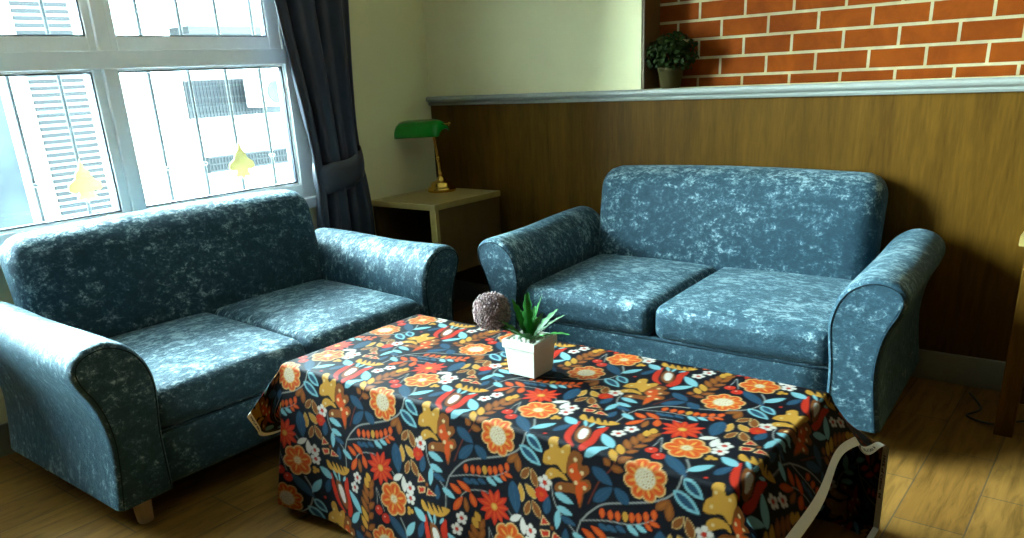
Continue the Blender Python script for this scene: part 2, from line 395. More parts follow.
for i in range(3):
    for j in range(5): box('window', 0, .02, .2-.7*i, .6-.7*i, .6+.8*j, 1.05+.8*j, EXD, nb)
# ------------------------------------------------------------------ sofas (local: x along the width, front at y=0 facing -y, back at +y)
ARM = [(0.0, .10), (.0, .20), (-.002, .29), (-.012, .38), (-.014, .44), (.004, .505), (.040, .552), (.095, .580), (.150, .578), (.192, .556), (.207, .520), (.196, .475), (.172, .425), (.156, .365), (.150, .29), (.158, .20), (.172, .10)]
def arm_mesh(name, s, parent, HW, off):
    prof = catmull([(u, z, 0) for u, z in ARM], 4)
    n = len(prof); cu = sum(p.x for p in prof)/n; cz = sum(p.y for p in prof)/n
    depth = .80
    rings = []                       # (y, inset, rise)
    for k in range(7):               # rounded front lip
        a = k/6*PI/2; rings.append((.022*(1-math.sin(a)), .022*(1-math.cos(a))))
    rings = [(.0, .021)]+[(y, ins) for y, ins in [(.022*(1-math.sin(k/6*PI/2)), .022*(1-math.cos(PI/2-k/6*PI/2))) for k in range(7)]]
    # front face first, then the lip, then straight to the back
    rr = [(0.0, .020), (.001, .014), (.004, .008), (.009, .0035), (.016, .0008), (.024, 0)]
    for y in (.08, .16, .24, .32, .40, .48, .56, .64, .70, .735): rr.append((y, 0))
    rr += [(.755, .004), (.770, .014), (.778, .030)]
    V = []; F = []
    # outward normals of the profile (2-D)
    nor = []
    for i in range(n):
        a = prof[max(i-1, 0)]; b = prof[min(i+1, n-1)]; t = (b-a).normalized(); nor.append(Vector((t.y, -t.x)))
    sg = 1 if nor[n//2].dot(Vector((prof[n//2].x-cu, prof[n//2].y-cz))) > 0 else -1
    for y, ins in rr:
        for i, p in enumerate(prof):
            u = p.x-sg*nor[i].x*ins; z = p.y-sg*nor[i].y*ins
            z += .016*max(0, (z-.35)/.23)*(y/.8) + .004*math.sin(y*9+u*14)*max(0, (z-.3)/.3)
            V.append((s*(HW+u)+off*y/.78, y, z))
    for j in range(len(rr)-1):
        for i in range(n): F.append((j*n+i, j*n+(i+1) % n, (j+1)*n+(i+1) % n, (j+1)*n+i))
    F.append(tuple(range(n))); L0 = (len(rr)-1)*n; F.append(tuple(range(L0+n-1, L0-1, -1)))
    if s < 0: F = [tuple(reversed(f)) for f in F]
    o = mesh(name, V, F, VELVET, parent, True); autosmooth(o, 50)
    pp = [(s*(HW+p.x-sg*nor[i].x*.013), -.0005, p.y-sg*nor[i].y*.013) for i, p in enumerate(prof)]
    tube('piping', pp, .0018, PIPING, o, 6)
    return o
def make_sofa(HW, off, BW, mid):
    t = empty('loveseat_sofa', (0, 0, 0))
    arm_mesh('armrest', -1, t, HW, off); arm_mesh('armrest', 1, t, HW, off)
    # base with front rail
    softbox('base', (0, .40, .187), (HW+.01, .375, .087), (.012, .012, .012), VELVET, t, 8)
    # backrest: one reclined slab with rounded corners
    def bk(p):
        k = (p.z+.25)/.5
        p.y += .085*k - .030*(1-(p.x/.6)**2)*math.sin(max(0, min(1, k))*PI)*(1 if p.y < 0 else 0)
        p.z += .014*(1-(p.x/.59)**2)
        return p
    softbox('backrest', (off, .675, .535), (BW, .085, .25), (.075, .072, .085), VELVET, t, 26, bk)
    def seatfn(hw):
        def f(p):
            p.z += (.020*(1-(p.x/hw)**2)*(1-(p.y/.31)**2)+.012*(p.y/.31)) if p.z > 0 else 0
            p.y -= .010*math.cos(p.x/hw*PI/2)*(1 if p.y < -.2 else 0)
            return p
        return f
    for s in (-1, 1):
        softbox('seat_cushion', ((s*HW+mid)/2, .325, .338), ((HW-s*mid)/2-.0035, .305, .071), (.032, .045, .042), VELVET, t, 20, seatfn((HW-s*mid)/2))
    tube('piping', [(x, .027, .268) for x in np.linspace(-HW+.004, HW-.004, 20)], .0042, PIPING, t, 8)
    for sx in (-1, 1):
        for y in (.075, .70):
            lathe('leg', [(.021, 0), (.023, .004), (.031, .112)], LEGW, t, 20, (sx*(HW+.075), y, 0))
    return t
def copy_tree(o, parent=None):
    c = o.copy(); C.objects.link(c); c.parent = parent
    for ch in o.children: copy_tree(ch, c)
    return c
sofa = make_sofa(.612, -.045, .602, -.022)
sofa.location = (-1.282, 2.42, 0)
tag(sofa, 'blue crushed velvet loveseat against the wood panelled back wall', 'sofa', 'velvet loveseats')
sofa2 = make_sofa(.560, .006, .602, 0); sofa2.location = (-2.10, 1.555, 0); sofa2.rotation_euler = (0, 0, PI/2)
tag(sofa2, 'blue crushed velvet loveseat under the big window', 'sofa', 'velvet loveseats')

# ------------------------------------------------------------------ curtain with tie-back
def sstep1(t):
    t = max(0, min(1, t)); return t*t*(3-2*t)
def curtain():
    t = empty('curtain', (-2.972, 2.515, 0)); tag(t, 'dark grey satin curtain tied back beside the window', 'curtain')
    zs = [2.46, 2.30, 2.1, 1.9, 1.7, 1.54, 1.4, 1.25, 1.1, 1.0, .93, .875, .82, .765, .72, .65, .55, .42, .28, .15, .03]
    yl = {2.46: 2.13, 2.30: 2.14, 2.1: 2.17, 1.9: 2.20, 1.7: 2.24, 1.54: 2.268, 1.4: 2.288, 1.25: 2.312, 1.1: 2.338, 1.0: 2.352, .93: 2.362, .875: 2.366, .82: 2.366, .765: 2.366, .72: 2.362, .65: 2.352, .55: 2.345, .42: 2.335, .28: 2.33, .15: 2.325, .03: 2.32}
    yr = {2.46: 2.72, 2.30: 2.715, 2.1: 2.705, 1.9: 2.70, 1.7: 2.69, 1.54: 2.675, 1.4: 2.665, 1.25: 2.655, 1.1: 2.648, 1.0: 2.643, .93: 2.64, .875: 2.638, .82: 2.640, .765: 2.645, .72: 2.646, .65: 2.648, .55: 2.650, .42: 2.652, .28: 2.652, .15: 2.652, .03: 2.652}
    NU = 120; V = []; F = []
    for z in zs:
        amp = .050 if z > 1.1 else (.050-(1.1-z)/.25*.012 if z > .85 else .038+min(.02, (.85-z)*.08))
        for k in range(NU):
            u = k/(NU-1); y = yl[z]-.052+(yr[z]-yl[z]+.052-.040*sstep1((z-.6)/.5))*u
            ph = u*2*PI*3.2+.7*math.sin(u*5+z*.35)
            x = amp*1.35*(.75*math.sin(ph)+.35*math.sin(2.1*ph+1.2+z*.3)) + .015*math.sin(u*PI)
            V.append((x-0.0, y-2.5, z))
    for j in range(len(zs)-1):
        for k in range(NU-1): F.append((j*NU+k, j*NU+k+1, (j+1)*NU+k+1, (j+1)*NU+k))
    o = mesh('drape', V, F, CURT, t, True)
    md = o.modifiers.new('thickness', 'SOLIDIFY'); md.thickness = .004
    # tie-back band: wraps the bundle
    nb_ = 72; V = []; F = []
    rows = [(.070, .0), (.068, .004), (.035, .010), (.0, .012), (-.035, .010), (-.060, .003), (-.062, 0)]
    for dz, bul in rows:
        for k in range(nb_):
            a = 2*PI*k/nb_; ca, sa = math.cos(a), math.sin(a)
            y = 2.468+(.130+bul)*math.copysign(abs(ca)**.7, ca); x = -2.93+.006+(.054+bul)*math.copysign(abs(sa)**.8, sa)
            if sa < 0: x = -2.93+.002+(.050+bul)*sa
            tilt = .030*ca + .018*(1-sa)*.5
            V.append((x+2.93, y-2.5, .812+dz+tilt-.012*max(0, sa)*(1-ca*ca)+.003*math.sin(a*7)))
    m = len(rows)
    for j in range(m-1):
        for k in range(nb_): F.append((j*nb_+k, j*nb_+(k+1) % nb_, (j+1)*nb_+(k+1) % nb_, (j+1)*nb_+k))
    tb = mesh('tieback', V, F, CURT, t, True); md = tb.modifiers.new('thickness', 'SOLIDIFY'); md.thickness = .004
curtain()
rod = tube('curtain_rod', [(-2.93, -.2, 2.485), (-2.93, 2.85, 2.485)], .014, BRASS, None, 12)
tag(rod, 'metal rod the grey curtain hangs from', 'curtain rod')

# ------------------------------------------------------------------ bedside table in the corner and the lamp on it
nt_ = empty('bedside_table', (-2.77, 2.93, 0)); tag(nt_, 'wooden bedside table with open front in the corner', 'table')
X0, X1, Y0, Y1 = -.21, .212, -.25, .23
ns = lambda *a, **k: None
box('tabletop', X0-.008, X1+.008, Y0-.010, Y1, .622, .65, TABLEW, nt_, .004)
box('side_panel', X1-.024, X1, Y0+.022, Y1-.002, .305, .6215, PANELW, nt_)
box('side_panel', X0, X0+.024, Y0+.002, Y1-.002, .305, .6215, PANELW, nt_)
box('front_stile', X1-.036, X1+.002, Y0, Y0+.0215, .14, .6215, TABLEW, nt_, .002)
box('back_panel', X0+.0245, X1-.0245, Y1-.015, Y1-.002, .305, .6215, PANELW, nt_)
box('shelf', X0+.0245, X1-.0245, Y0+.0225, Y1-.0155, .305, .325, PANELW, nt_)
for x in (X0+.003, X1-.029):
    for y in (Y0+.03, Y1-.04): box('leg', x, x+.026, y, y+.026, 0, .3045, PANELW, nt_, .002)

lm = empty('banker_lamp', (-2.845, 3.045, .65)); tag(lm, 'brass banker lamp with green glass shade on the bedside table', 'lamp')
lathe('base', [(.070, 0), (.073, .004), (.073, .016), (.068, .022), (.058, .025), (.055, .030), (.055, .040), (.048, .047), (.030, .051), (.023, .057), (.020, .066), (.013, .074), (.008, .078)], BRASS, lm, 40)
tube('stem', [(.0, 0, .06), (-.004, 0, .12), (-.015, 0, .20), (-.027, 0, .275), (-.030, 0, .300)], [.011, .009, .008, .008, .009], BRASS, lm, 14)
lathe('collar', [(.008, -.008), (.011, -.003), (.011, .003), (.008, .008)], BRASS, lm, 16, (-.010, 0, .165))
# shade: half trough along x with rounded ends
def shade():
    V = []; F = []; nu, nv = 26, 18
    L = .150; R = .074
    for j in range(nu+1):
        s = -1+2*j/nu
        e = 1-abs(s)**6; e = max(0.0, e)**.5
        for k in range(nv+1):
            a = PI*(.03+.94*k/nv)
            V.append((s*L, -R*math.cos(a)*(.62+.38*e), R*1.02*math.sin(a)*(.30+.70*e)))
    for j in range(nu):
        for k in range(nv): F.append((j*(nv+1)+k, (j+1)*(nv+1)+k, (j+1)*(nv+1)+k+1, j*(nv+1)+k+1))
    return V, F
V, F = shade()
so = mesh('lamp_shade', V, F, GREEN, lm, True); so.location = (-.112, -.004, .280); so.rotation_euler = (math.radians(14), math.radians(-2), math.radians(6))
md = so.modifiers.new('thickness', 'SOLIDIFY'); md.thickness = .004
V2 = [(x*.965, y*.93, z*.93-.0005) for x, y, z in V]; 
li = mesh('shade_lining', V2, F, OPAL, so, True)
tube('shade_arm', [(-.030, 0, .292), (-.030, 0, .346)], .004, BRASS, lm, 10)
tube('crossbar', [(.030, .010, .330), (.069, .013, .331)], .0045, BRASS, lm, 10)
lathe('finial', [(.002, -.010), (.008, -.006), (.010, 0), (.008, .006), (.002, .010)], BRASS, lm, 14, (.073, .0135, .331))

# ------------------------------------------------------------------ desk at the right edge
dk = empty('wooden_desk', (.07, 3.02, 0)); tag(dk, 'wooden desk with a square leg cut off by the right edge of the photo', 'desk')
box('tabletop', -.325, .72, -.21, .20, .632, .665, TABLEW, dk, .004)
for x in (-.305, .65):
    for y in (-.195, .13): box('leg', x, x+.055, y, y+.055, 0, .6315, WAINS, dk, .003)
box('apron', -.248, .648, -.175, -.155, .56, .6315, WAINS, dk); box('apron', -.248, .648, .15, .17, .56, .6315, WAINS, dk)
cp = catmull([(-.36, 3.16, .006), (-.30, 3.02, .006), (-.33, 2.93, .006), (-.24, 2.90, .006), (-.16, 2.98, .006), (-.05, 3.02, .006), (.1, 2.98, .006), (.2, 3.1, .006)], 8)
cdo = tube('power_cord', cp, .004, BLACKC, None, 6); tag(cdo, 'thin dark cord lying on the floor around the desk leg', 'cord')

# ------------------------------------------------------------------ plant on the ledge
fp = empty('potted_plant', (-1.688, YB+.060, CAPZ)); tag(fp, 'bushy dark green plant in an olive pot on the brick ledge', 'plant')
lathe('pot', [(.038, 0), (.042, .003), (.053, .066), (.056, .068), (.057, .084), (.053, .086), (.050, .076)], POTC, fp, 32)
lathe('soil', [(.049, .070), (.03, .074), (.001, .076)], SOIL, fp, 20)
def leafcloud(N, cen, rad, ls, seed, low=-.5):
    rnd = random.Random(seed); V = []; F = []
    for i in range(N):
        while True:
            d = Vector((rnd.gauss(0, 1), rnd.gauss(0, 1), rnd.gauss(0, 1))).normalized()
            if d.z > low: break
        r = rnd.uniform(.35, 1.0)**.6
        p = Vector(cen)+Vector((d.x*rad[0], d.y*rad[1], d.z*rad[2]))*r
        n = (d+Vector((rnd.uniform(-.7, .7), rnd.uniform(-.7, .7), rnd.uniform(-.3, .9)))).normalized()
        t = n.cross(Vector((rnd.uniform(-1, 1), rnd.uniform(-1, 1), rnd.uniform(-1, 1)))).normalized(); b = n.cross(t)
        l = ls*rnd.uniform(.7, 1.2); w_ = l*.36; k = len(V)
        V += [p-t*l*.5, p-t*l*.12+b*w_+n*l*.10, p+t*l*.25+b*w_*.8+n*l*.08, p+t*l*.55-n*l*.06, p+t*l*.25-b*w_*.8+n*l*.08, p-t*l*.12-b*w_+n*l*.10, p+t*l*.05]
        F += [(k, k+1, k+6), (k+1, k+2, k+6), (k+2, k+3, k+6), (k+3, k+4, k+6), (k+4, k+5, k+6), (k+5, k, k+6)]
    return V, F
V, F = leafcloud(620, (.004, -.008, .138), (.122, .080, .088), .024, 3, -.75)
V = [Vector((max(-.107, v.x), min(.078, v.y), v.z)) for v in V]
mesh('foliage', V, F, LEAFD, fp, True)
V = []; F = []
rnd = random.Random(5)
for i in range(16):
    a = rnd.uniform(0, 2*PI); r = rnd.uniform(.03, .08)
    v, f = tubeVF([(0, 0, .088), (r*.5*math.cos(a), r*.4*math.sin(a), .12), (r*math.cos(a), r*.7*math.sin(a), .15+rnd.uniform(-.02, .04))], .0016, 5); k = len(V); V += v; F += [tuple(i2+k for i2 in q) for q in f]
mesh('stems', V, F, LEAFD, fp, True)
# ------------------------------------------------------------------ coffee table under its cloth
ZT = .48; TX0, TX1, TY0, TY1 = -1.785, -.485, 1.225, 1.748
ct = empty('coffee_table', (-1.11, 1.487, 0)); tag(ct, 'low coffee table hidden under the floral cloth in front of both sofas', 'table')
box('tabletop', TX0+.012+1.11, TX1-.012+1.11, TY0+.012-1.487, TY1-.012-1.487, .44, ZT-.006, PANELW, ct, .004)
for x in (TX0+.05, TX1-.11):
    for y in (TY0+.05, TY1-.11): box('leg', x+1.11, x+.06+1.11, y-1.487, y+.06-1.487, 0, .4395, PANELW, ct, .003)

# printed fabric: one repeat drawn at 1 mm, then read off at every vertex of the cloth
PU, PV, RES = .3675, .3855, 1100.0
MOT = [('S',[(-0.9672,1.2767),(-0.9457,1.2383),(-0.9561,1.184),(-0.994,1.1514),(-1.0543,1.1283),(-1.1115,1.108),(-1.1426,1.0825),(-1.1627,1.0572)],0.0035,'g',None),
('S',[(-1.1667,1.0513),(-1.1758,1.0191),(-1.1741,0.9947),(-1.1746,0.972)],0.003,'g',None),
('S',[(-1.2422,1.1186),(-1.237,1.0858),(-1.2193,1.0561),(-1.1758,1.0191)],0.0025,'g',None),
('S',[(-1.1664,1.0539),(-1.1078,1.0721),(-1.0522,1.0818),(-1.0193,1.0959),(-0.9948,1.1121)],0.0025,'g',None),
('S',[(-1.1338,1.0022),(-1.1236,1.021),(-1.0997,1.036),(-1.066,1.0422),(-1.0392,1.0385)],0.0025,'g',None),
('S',[(-1.0032,1.0212),(-0.9835,1.0015)],0.002,'g',None),
('S',[(-0.7826,1.0979),(-0.7572,1.1567),(-0.7264,1.1991),(-0.7123,1.2642),(-0.7009,1.3535)],0.003,'r',None),
('P',[(-0.8739,1.3191),(-0.8771,1.2887),(-0.868,1.2503),(-0.8503,1.2241),(-0.8235,1.2141),(-0.8454,1.2376),(-0.8598,1.2771)],0,'R',None),
('P',[(-0.8065,1.3265),(-0.8218,1.2984),(-0.8101,1.2543),(-0.8121,1.2137),(-0.7963,1.2145),(-0.7902,1.2408),(-0.7999,1.2817)],0,'R',None),
('P',[(-0.8583,1.3003),(-0.8522,1.2655),(-0.8323,1.2353),(-0.8127,1.2299),(-0.8149,1.2618),(-0.8287,1.2908),(-0.8481,1.3065)],0,'b',None),
('P',[(-0.8495,1.289),(-0.8421,1.2609),(-0.8281,1.2431),(-0.8209,1.2497),(-0.8263,1.2761),(-0.8379,1.2928)],0,'w',None),
('P',[(-0.8905,1.3499),(-0.8779,1.3282),(-0.8217,1.3284),(-0.7945,1.3529),(-0.8202,1.3554),(-0.8156,1.34),(-0.8334,1.3553),(-0.8289,1.3363),(-0.8515,1.356),(-0.8452,1.3343),(-0.8668,1.3549),(-0.8629,1.335),(-0.8823,1.3525)],0,'y',None),
('L',[(-0.8682,1.3306),(-0.8482,1.3009)],0.01,'c',None),
('L',[(-0.8436,1.3296),(-0.8416,1.3016)],0.01,'c',None),
('L',[(-0.8141,1.3274),(-0.826,1.309)],0.01,'c',None),
('P',[(-0.8787,1.2276),(-0.8867,1.2138),(-0.8826,1.1953),(-0.8952,1.1833),(-0.8986,1.1603),(-0.8817,1.1583),(-0.8623,1.1636),(-0.8401,1.1501),(-0.8305,1.2089),(-0.8419,1.2136),(-0.8572,1.2019),(-0.8669,1.2243)],0,'y',None),
('P',[(-0.8349,1.134),(-0.8585,1.1369),(-0.883,1.1236),(-0.8915,1.131),(-0.886,1.146),(-0.8698,1.1541),(-0.8542,1.1505),(-0.8417,1.1444)],0,'y',None),
('P',[(-0.8191,1.2068),(-0.8333,1.1932),(-0.8386,1.168),(-0.8369,1.1489),(-0.821,1.1337),(-0.8541,1.1262),(-0.8665,1.1137),(-0.8621,1.1015),(-0.8404,1.1067),(-0.8146,1.1092),(-0.8071,1.0902),(-0.8013,1.0823),(-0.7948,1.1065),(-0.7937,1.1156),(-0.7775,1.1335),(-0.7831,1.1492),(-0.7986,1.1481),(-0.7828,1.1664),(-0.7871,1.1802),(-0.8006,1.1794),(-0.8011,1.1997)],0,'b',None),
('P',[(-0.8222,1.1769),(-0.8317,1.1678),(-0.8299,1.1487),(-0.8141,1.1314),(-0.8144,1.1181),(-0.8044,1.0902),(-0.7984,1.1097),(-0.7959,1.1237),(-0.7843,1.1359),(-0.7909,1.1426),(-0.8046,1.1429),(-0.7974,1.1601),(-0.8087,1.1634),(-0.8129,1.1794)],0,'o',None),
('D',[(-0.8173,1.1868)],0.0065,'k',None),
('D',[(-0.8249,1.1597)],0.0065,'k',None),
('D',[(-0.7996,1.1616)],0.0065,'k',None),
('D',[(-0.814,1.1358)],0.0065,'k',None),
('D',[(-0.8521,1.1135)],0.0065,'k',None),
('D',[(-0.7925,1.1299)],0.0065,'k',None),
('D',[(-0.8775,1.2031)],0.005,'k',None),
('D',[(-0.8495,1.1962)],0.005,'k',None),
('D',[(-0.8835,1.1732)],0.005,'k',None),
('D',[(-0.8776,1.1381)],0.005,'k',None),
('L',[(-0.735,1.1946),(-0.7501,1.2093)],0.021,'b',None),
('L',[(-0.7221,1.2077),(-0.7478,1.2401)],0.021,'y',None),
('L',[(-0.7179,1.2295),(-0.7468,1.2678)],0.021,'y',None),
('L',[(-0.7166,1.2566),(-0.7474,1.2952)],0.021,'b',None),
('L',[(-0.7151,1.2805),(-0.7415,1.3157)],0.021,'b',None),
('L',[(-0.7139,1.3015),(-0.7346,1.3348)],0.021,'b',None),
('L',[(-0.7149,1.3269),(-0.7297,1.354)],0.021,'y',None),
('L',[(-0.7099,1.3458),(-0.7218,1.3697)],0.021,'y',None),
('L',[(-0.7329,1.1923),(-0.7031,1.1924)],0.021,'b',None),
('L',[(-0.7179,1.2077),(-0.6923,1.2303)],0.021,'b',None),
('L',[(-0.7154,1.2398),(-0.6982,1.2632)],0.021,'b',None),
('L',[(-0.7157,1.2701),(-0.694,1.2926)],0.021,'b',None),
('L',[(-0.7118,1.2977),(-0.6971,1.3316)],0.021,'b',None),
('L',[(-0.7111,1.324),(-0.6961,1.3565)],0.021,'b',None),
('S',[(-0.6817,1.2932),(-0.6857,1.3366)],0.002,'g',None),
('S',[(-0.6575,1.2789),(-0.6847,1.3372)],0.002,'g',None),
('D',[(-0.6769,1.2765)],0.013,'R',None),
('D',[(-0.6528,1.2598)],0.014,'R',None),
('L',[(-0.7473,1.2444),(-0.8013,1.2936)],0.03,'c',None),
('L',[(-0.7944,1.1985),(-0.7544,1.2459)],0.026,'c',None),
('L',[(-0.8738,1.2998),(-0.9167,1.3244)],0.03,'c',None),
('L',[(-0.8985,1.2478),(-0.8817,1.2972)],0.026,'n',None),
('D',[(-0.9356,1.3023)],0.006,'y',None),
('D',[(-0.925,1.3088)],0.006,'y',None),
('D',[(-0.9355,1.313)],0.006,'y',None),
('F',[(-0.7735,1.3108)],0.017,'w',None),
('F',[(-0.7604,1.3427)],0.017,'w',None),
('L',[(-0.7768,1.1818),(-0.7266,1.1543)],0.032,'n',None),
('L',[(-0.7698,1.1067),(-0.7258,1.1511)],0.03,'n',None),
('L',[(-0.6874,1.1248),(-0.7232,1.1506)],0.032,'n',None),
('F',[(-1.0229,1.1896)],0.047,'big',None),
('F',[(-0.9903,1.3228)],0.045,'fl2',None),
('L',[(-0.9464,1.2345),(-0.9136,1.284)],0.026,'c',None),
('L',[(-0.9435,1.2124),(-0.9007,1.1816)],0.032,'c','n'),
('L',[(-0.9622,1.1833),(-0.9041,1.1497)],0.034,'c','n'),
('L',[(-1.0104,1.2741),(-0.9385,1.2151)],0.034,'n',None),
('D',[(-0.9059,1.2297)],0.004,'R',None),
('L',[(-1.1161,1.0983),(-1.1149,1.0739)],0.017,'O',None),
('L',[(-1.0965,1.0999),(-1.0952,1.0756)],0.017,'O',None),
('L',[(-1.0792,1.1028),(-1.0779,1.0787)],0.017,'O',None),
('L',[(-1.062,1.1075),(-1.0607,1.0836)],0.017,'y',None),
('L',[(-1.0468,1.1104),(-1.0454,1.0866)],0.017,'O',None),
('L',[(-1.0316,1.1146),(-1.0302,1.0909)],0.017,'O',None),
('L',[(-1.0154,1.1223),(-1.0138,1.0989)],0.017,'O',None),
('L',[(-0.9982,1.1316),(-0.9966,1.1084)],0.017,'O',None),
('L',[(-1.0165,1.0981),(-0.9991,1.0847)],0.014,'O',None),
('L',[(-1.0083,1.1037),(-0.9817,1.0998)],0.014,'O',None),
('L',[(-1.1241,1.0592),(-1.0977,1.0525)],0.017,'n',None),
('L',[(-1.1041,1.0626),(-1.0781,1.0558)],0.017,'n',None),
('L',[(-1.0826,1.0688),(-1.0569,1.0621)],0.017,'n',None),
('L',[(-1.0567,1.0791),(-1.0277,1.0655)],0.017,'c',None),
('L',[(-1.0369,1.0862),(-1.0099,1.0792)],0.015,'c',None),
('L',[(-1.1282,1.0196),(-1.1635,1.0366)],0.02,'O',None),
('L',[(-1.1013,1.0307),(-1.1425,1.0505)],0.02,'O',None),
('L',[(-1.1511,0.9719),(-1.1254,1.0131)],0.022,'O',None),
('L',[(-1.0875,0.9945),(-1.1031,1.0287)],0.022,'O',None),
('L',[(-1.1117,0.9755),(-1.1185,1.0142)],0.018,'b',None),
('F',[(-1.0358,1.0109)],0.047,'daisy',None),
('L',[(-0.996,1.1331),(-0.9664,1.1617)],0.022,'b',None),
('L',[(-0.9654,1.1172),(-0.9666,1.1581)],0.024,'b',None),
('L',[(-0.957,1.106),(-0.9345,1.1366)],0.022,'b','e'),
('L',[(-0.9139,1.0957),(-0.9295,1.1371)],0.024,'b','e'),
('L',[(-0.9551,1.048),(-0.9607,1.0932)],0.022,'y','e'),
('L',[(-0.9151,1.0683),(-0.9465,1.0955)],0.024,'y','e'),
('L',[(-0.9454,1.0195),(-0.9334,1.058)],0.02,'b','e'),
('L',[(-0.9023,1.0243),(-0.9268,1.0624)],0.024,'b','e'),
('L',[(-0.9821,1.0928),(-0.9704,1.0128)],0.042,'n',None),
('L',[(-0.9904,0.9906),(-0.9569,1.0139)],0.02,'w',None),
('L',[(-0.9502,0.9674),(-0.9545,1.0109)],0.022,'w',None),
('F',[(-0.8927,1.1136)],0.019,'w',None),
('F',[(-0.9305,0.9851)],0.018,'w',None),
('F',[(-0.9292,0.958)],0.018,'w',None),
('F',[(-0.9012,1.0838)],0.019,'sr',None),
('L',[(-1.2339,1.0974),(-1.1853,1.0861)],0.022,'c',None),
('L',[(-1.2283,1.0669),(-1.1863,1.0595)],0.02,'c',None),
('L',[(-1.223,1.061),(-1.2266,1.0131)],0.02,'c',None),
('L',[(-1.2565,1.0397),(-1.2493,1.085)],0.026,'n',None),
('L',[(-1.2185,1.0474),(-1.1768,1.0376)],0.02,'n',None),
('L',[(-1.202,0.9837),(-1.2031,1.0235)],0.022,'n',None),
('L',[(-1.1863,1.0195),(-1.1471,1.002)],0.02,'c',None),
('P',[(-1.2643,1.036),(-1.2707,1.0088),(-1.2429,1.0194)],0,'k',None),
('P',[(-1.2629,1.0319),(-1.2675,1.0123),(-1.2475,1.02)],0,'R',None),
('P',[(-1.272,0.9982),(-1.2647,0.9814),(-1.2439,0.9897),(-1.2433,1.0051)],0,'k',None),
('P',[(-1.2675,0.9969),(-1.2622,0.9848),(-1.2472,0.9908),(-1.2468,1.0019)],0,'R',None),
('P',[(-1.2341,1.0058),(-1.2396,0.9839),(-1.2052,0.9928)],0,'k',None),
('P',[(-1.2319,1.0026),(-1.2359,0.9868),(-1.2111,0.9932)],0,'R',None),
('D',[(-1.2382,1.0127)],0.005,'b',None)]
COL = {'0': (.0025, .004, .010), 'g': (.36, .40, .40), 'r': (.16, .030, .014), 'R': (.62, .035, .012), 'O': (.66, .090, .010), 'o': (.66, .085, .008), 'b': (.27, .085, .015),
       'y': (.66, .36, .050), 'k': (.86, .66, .34), 'w': (.84, .84, .80), 'c': (.26, .62, .74), 'n': (.022, .085, .165), 'e': (.75, .55, .25)}
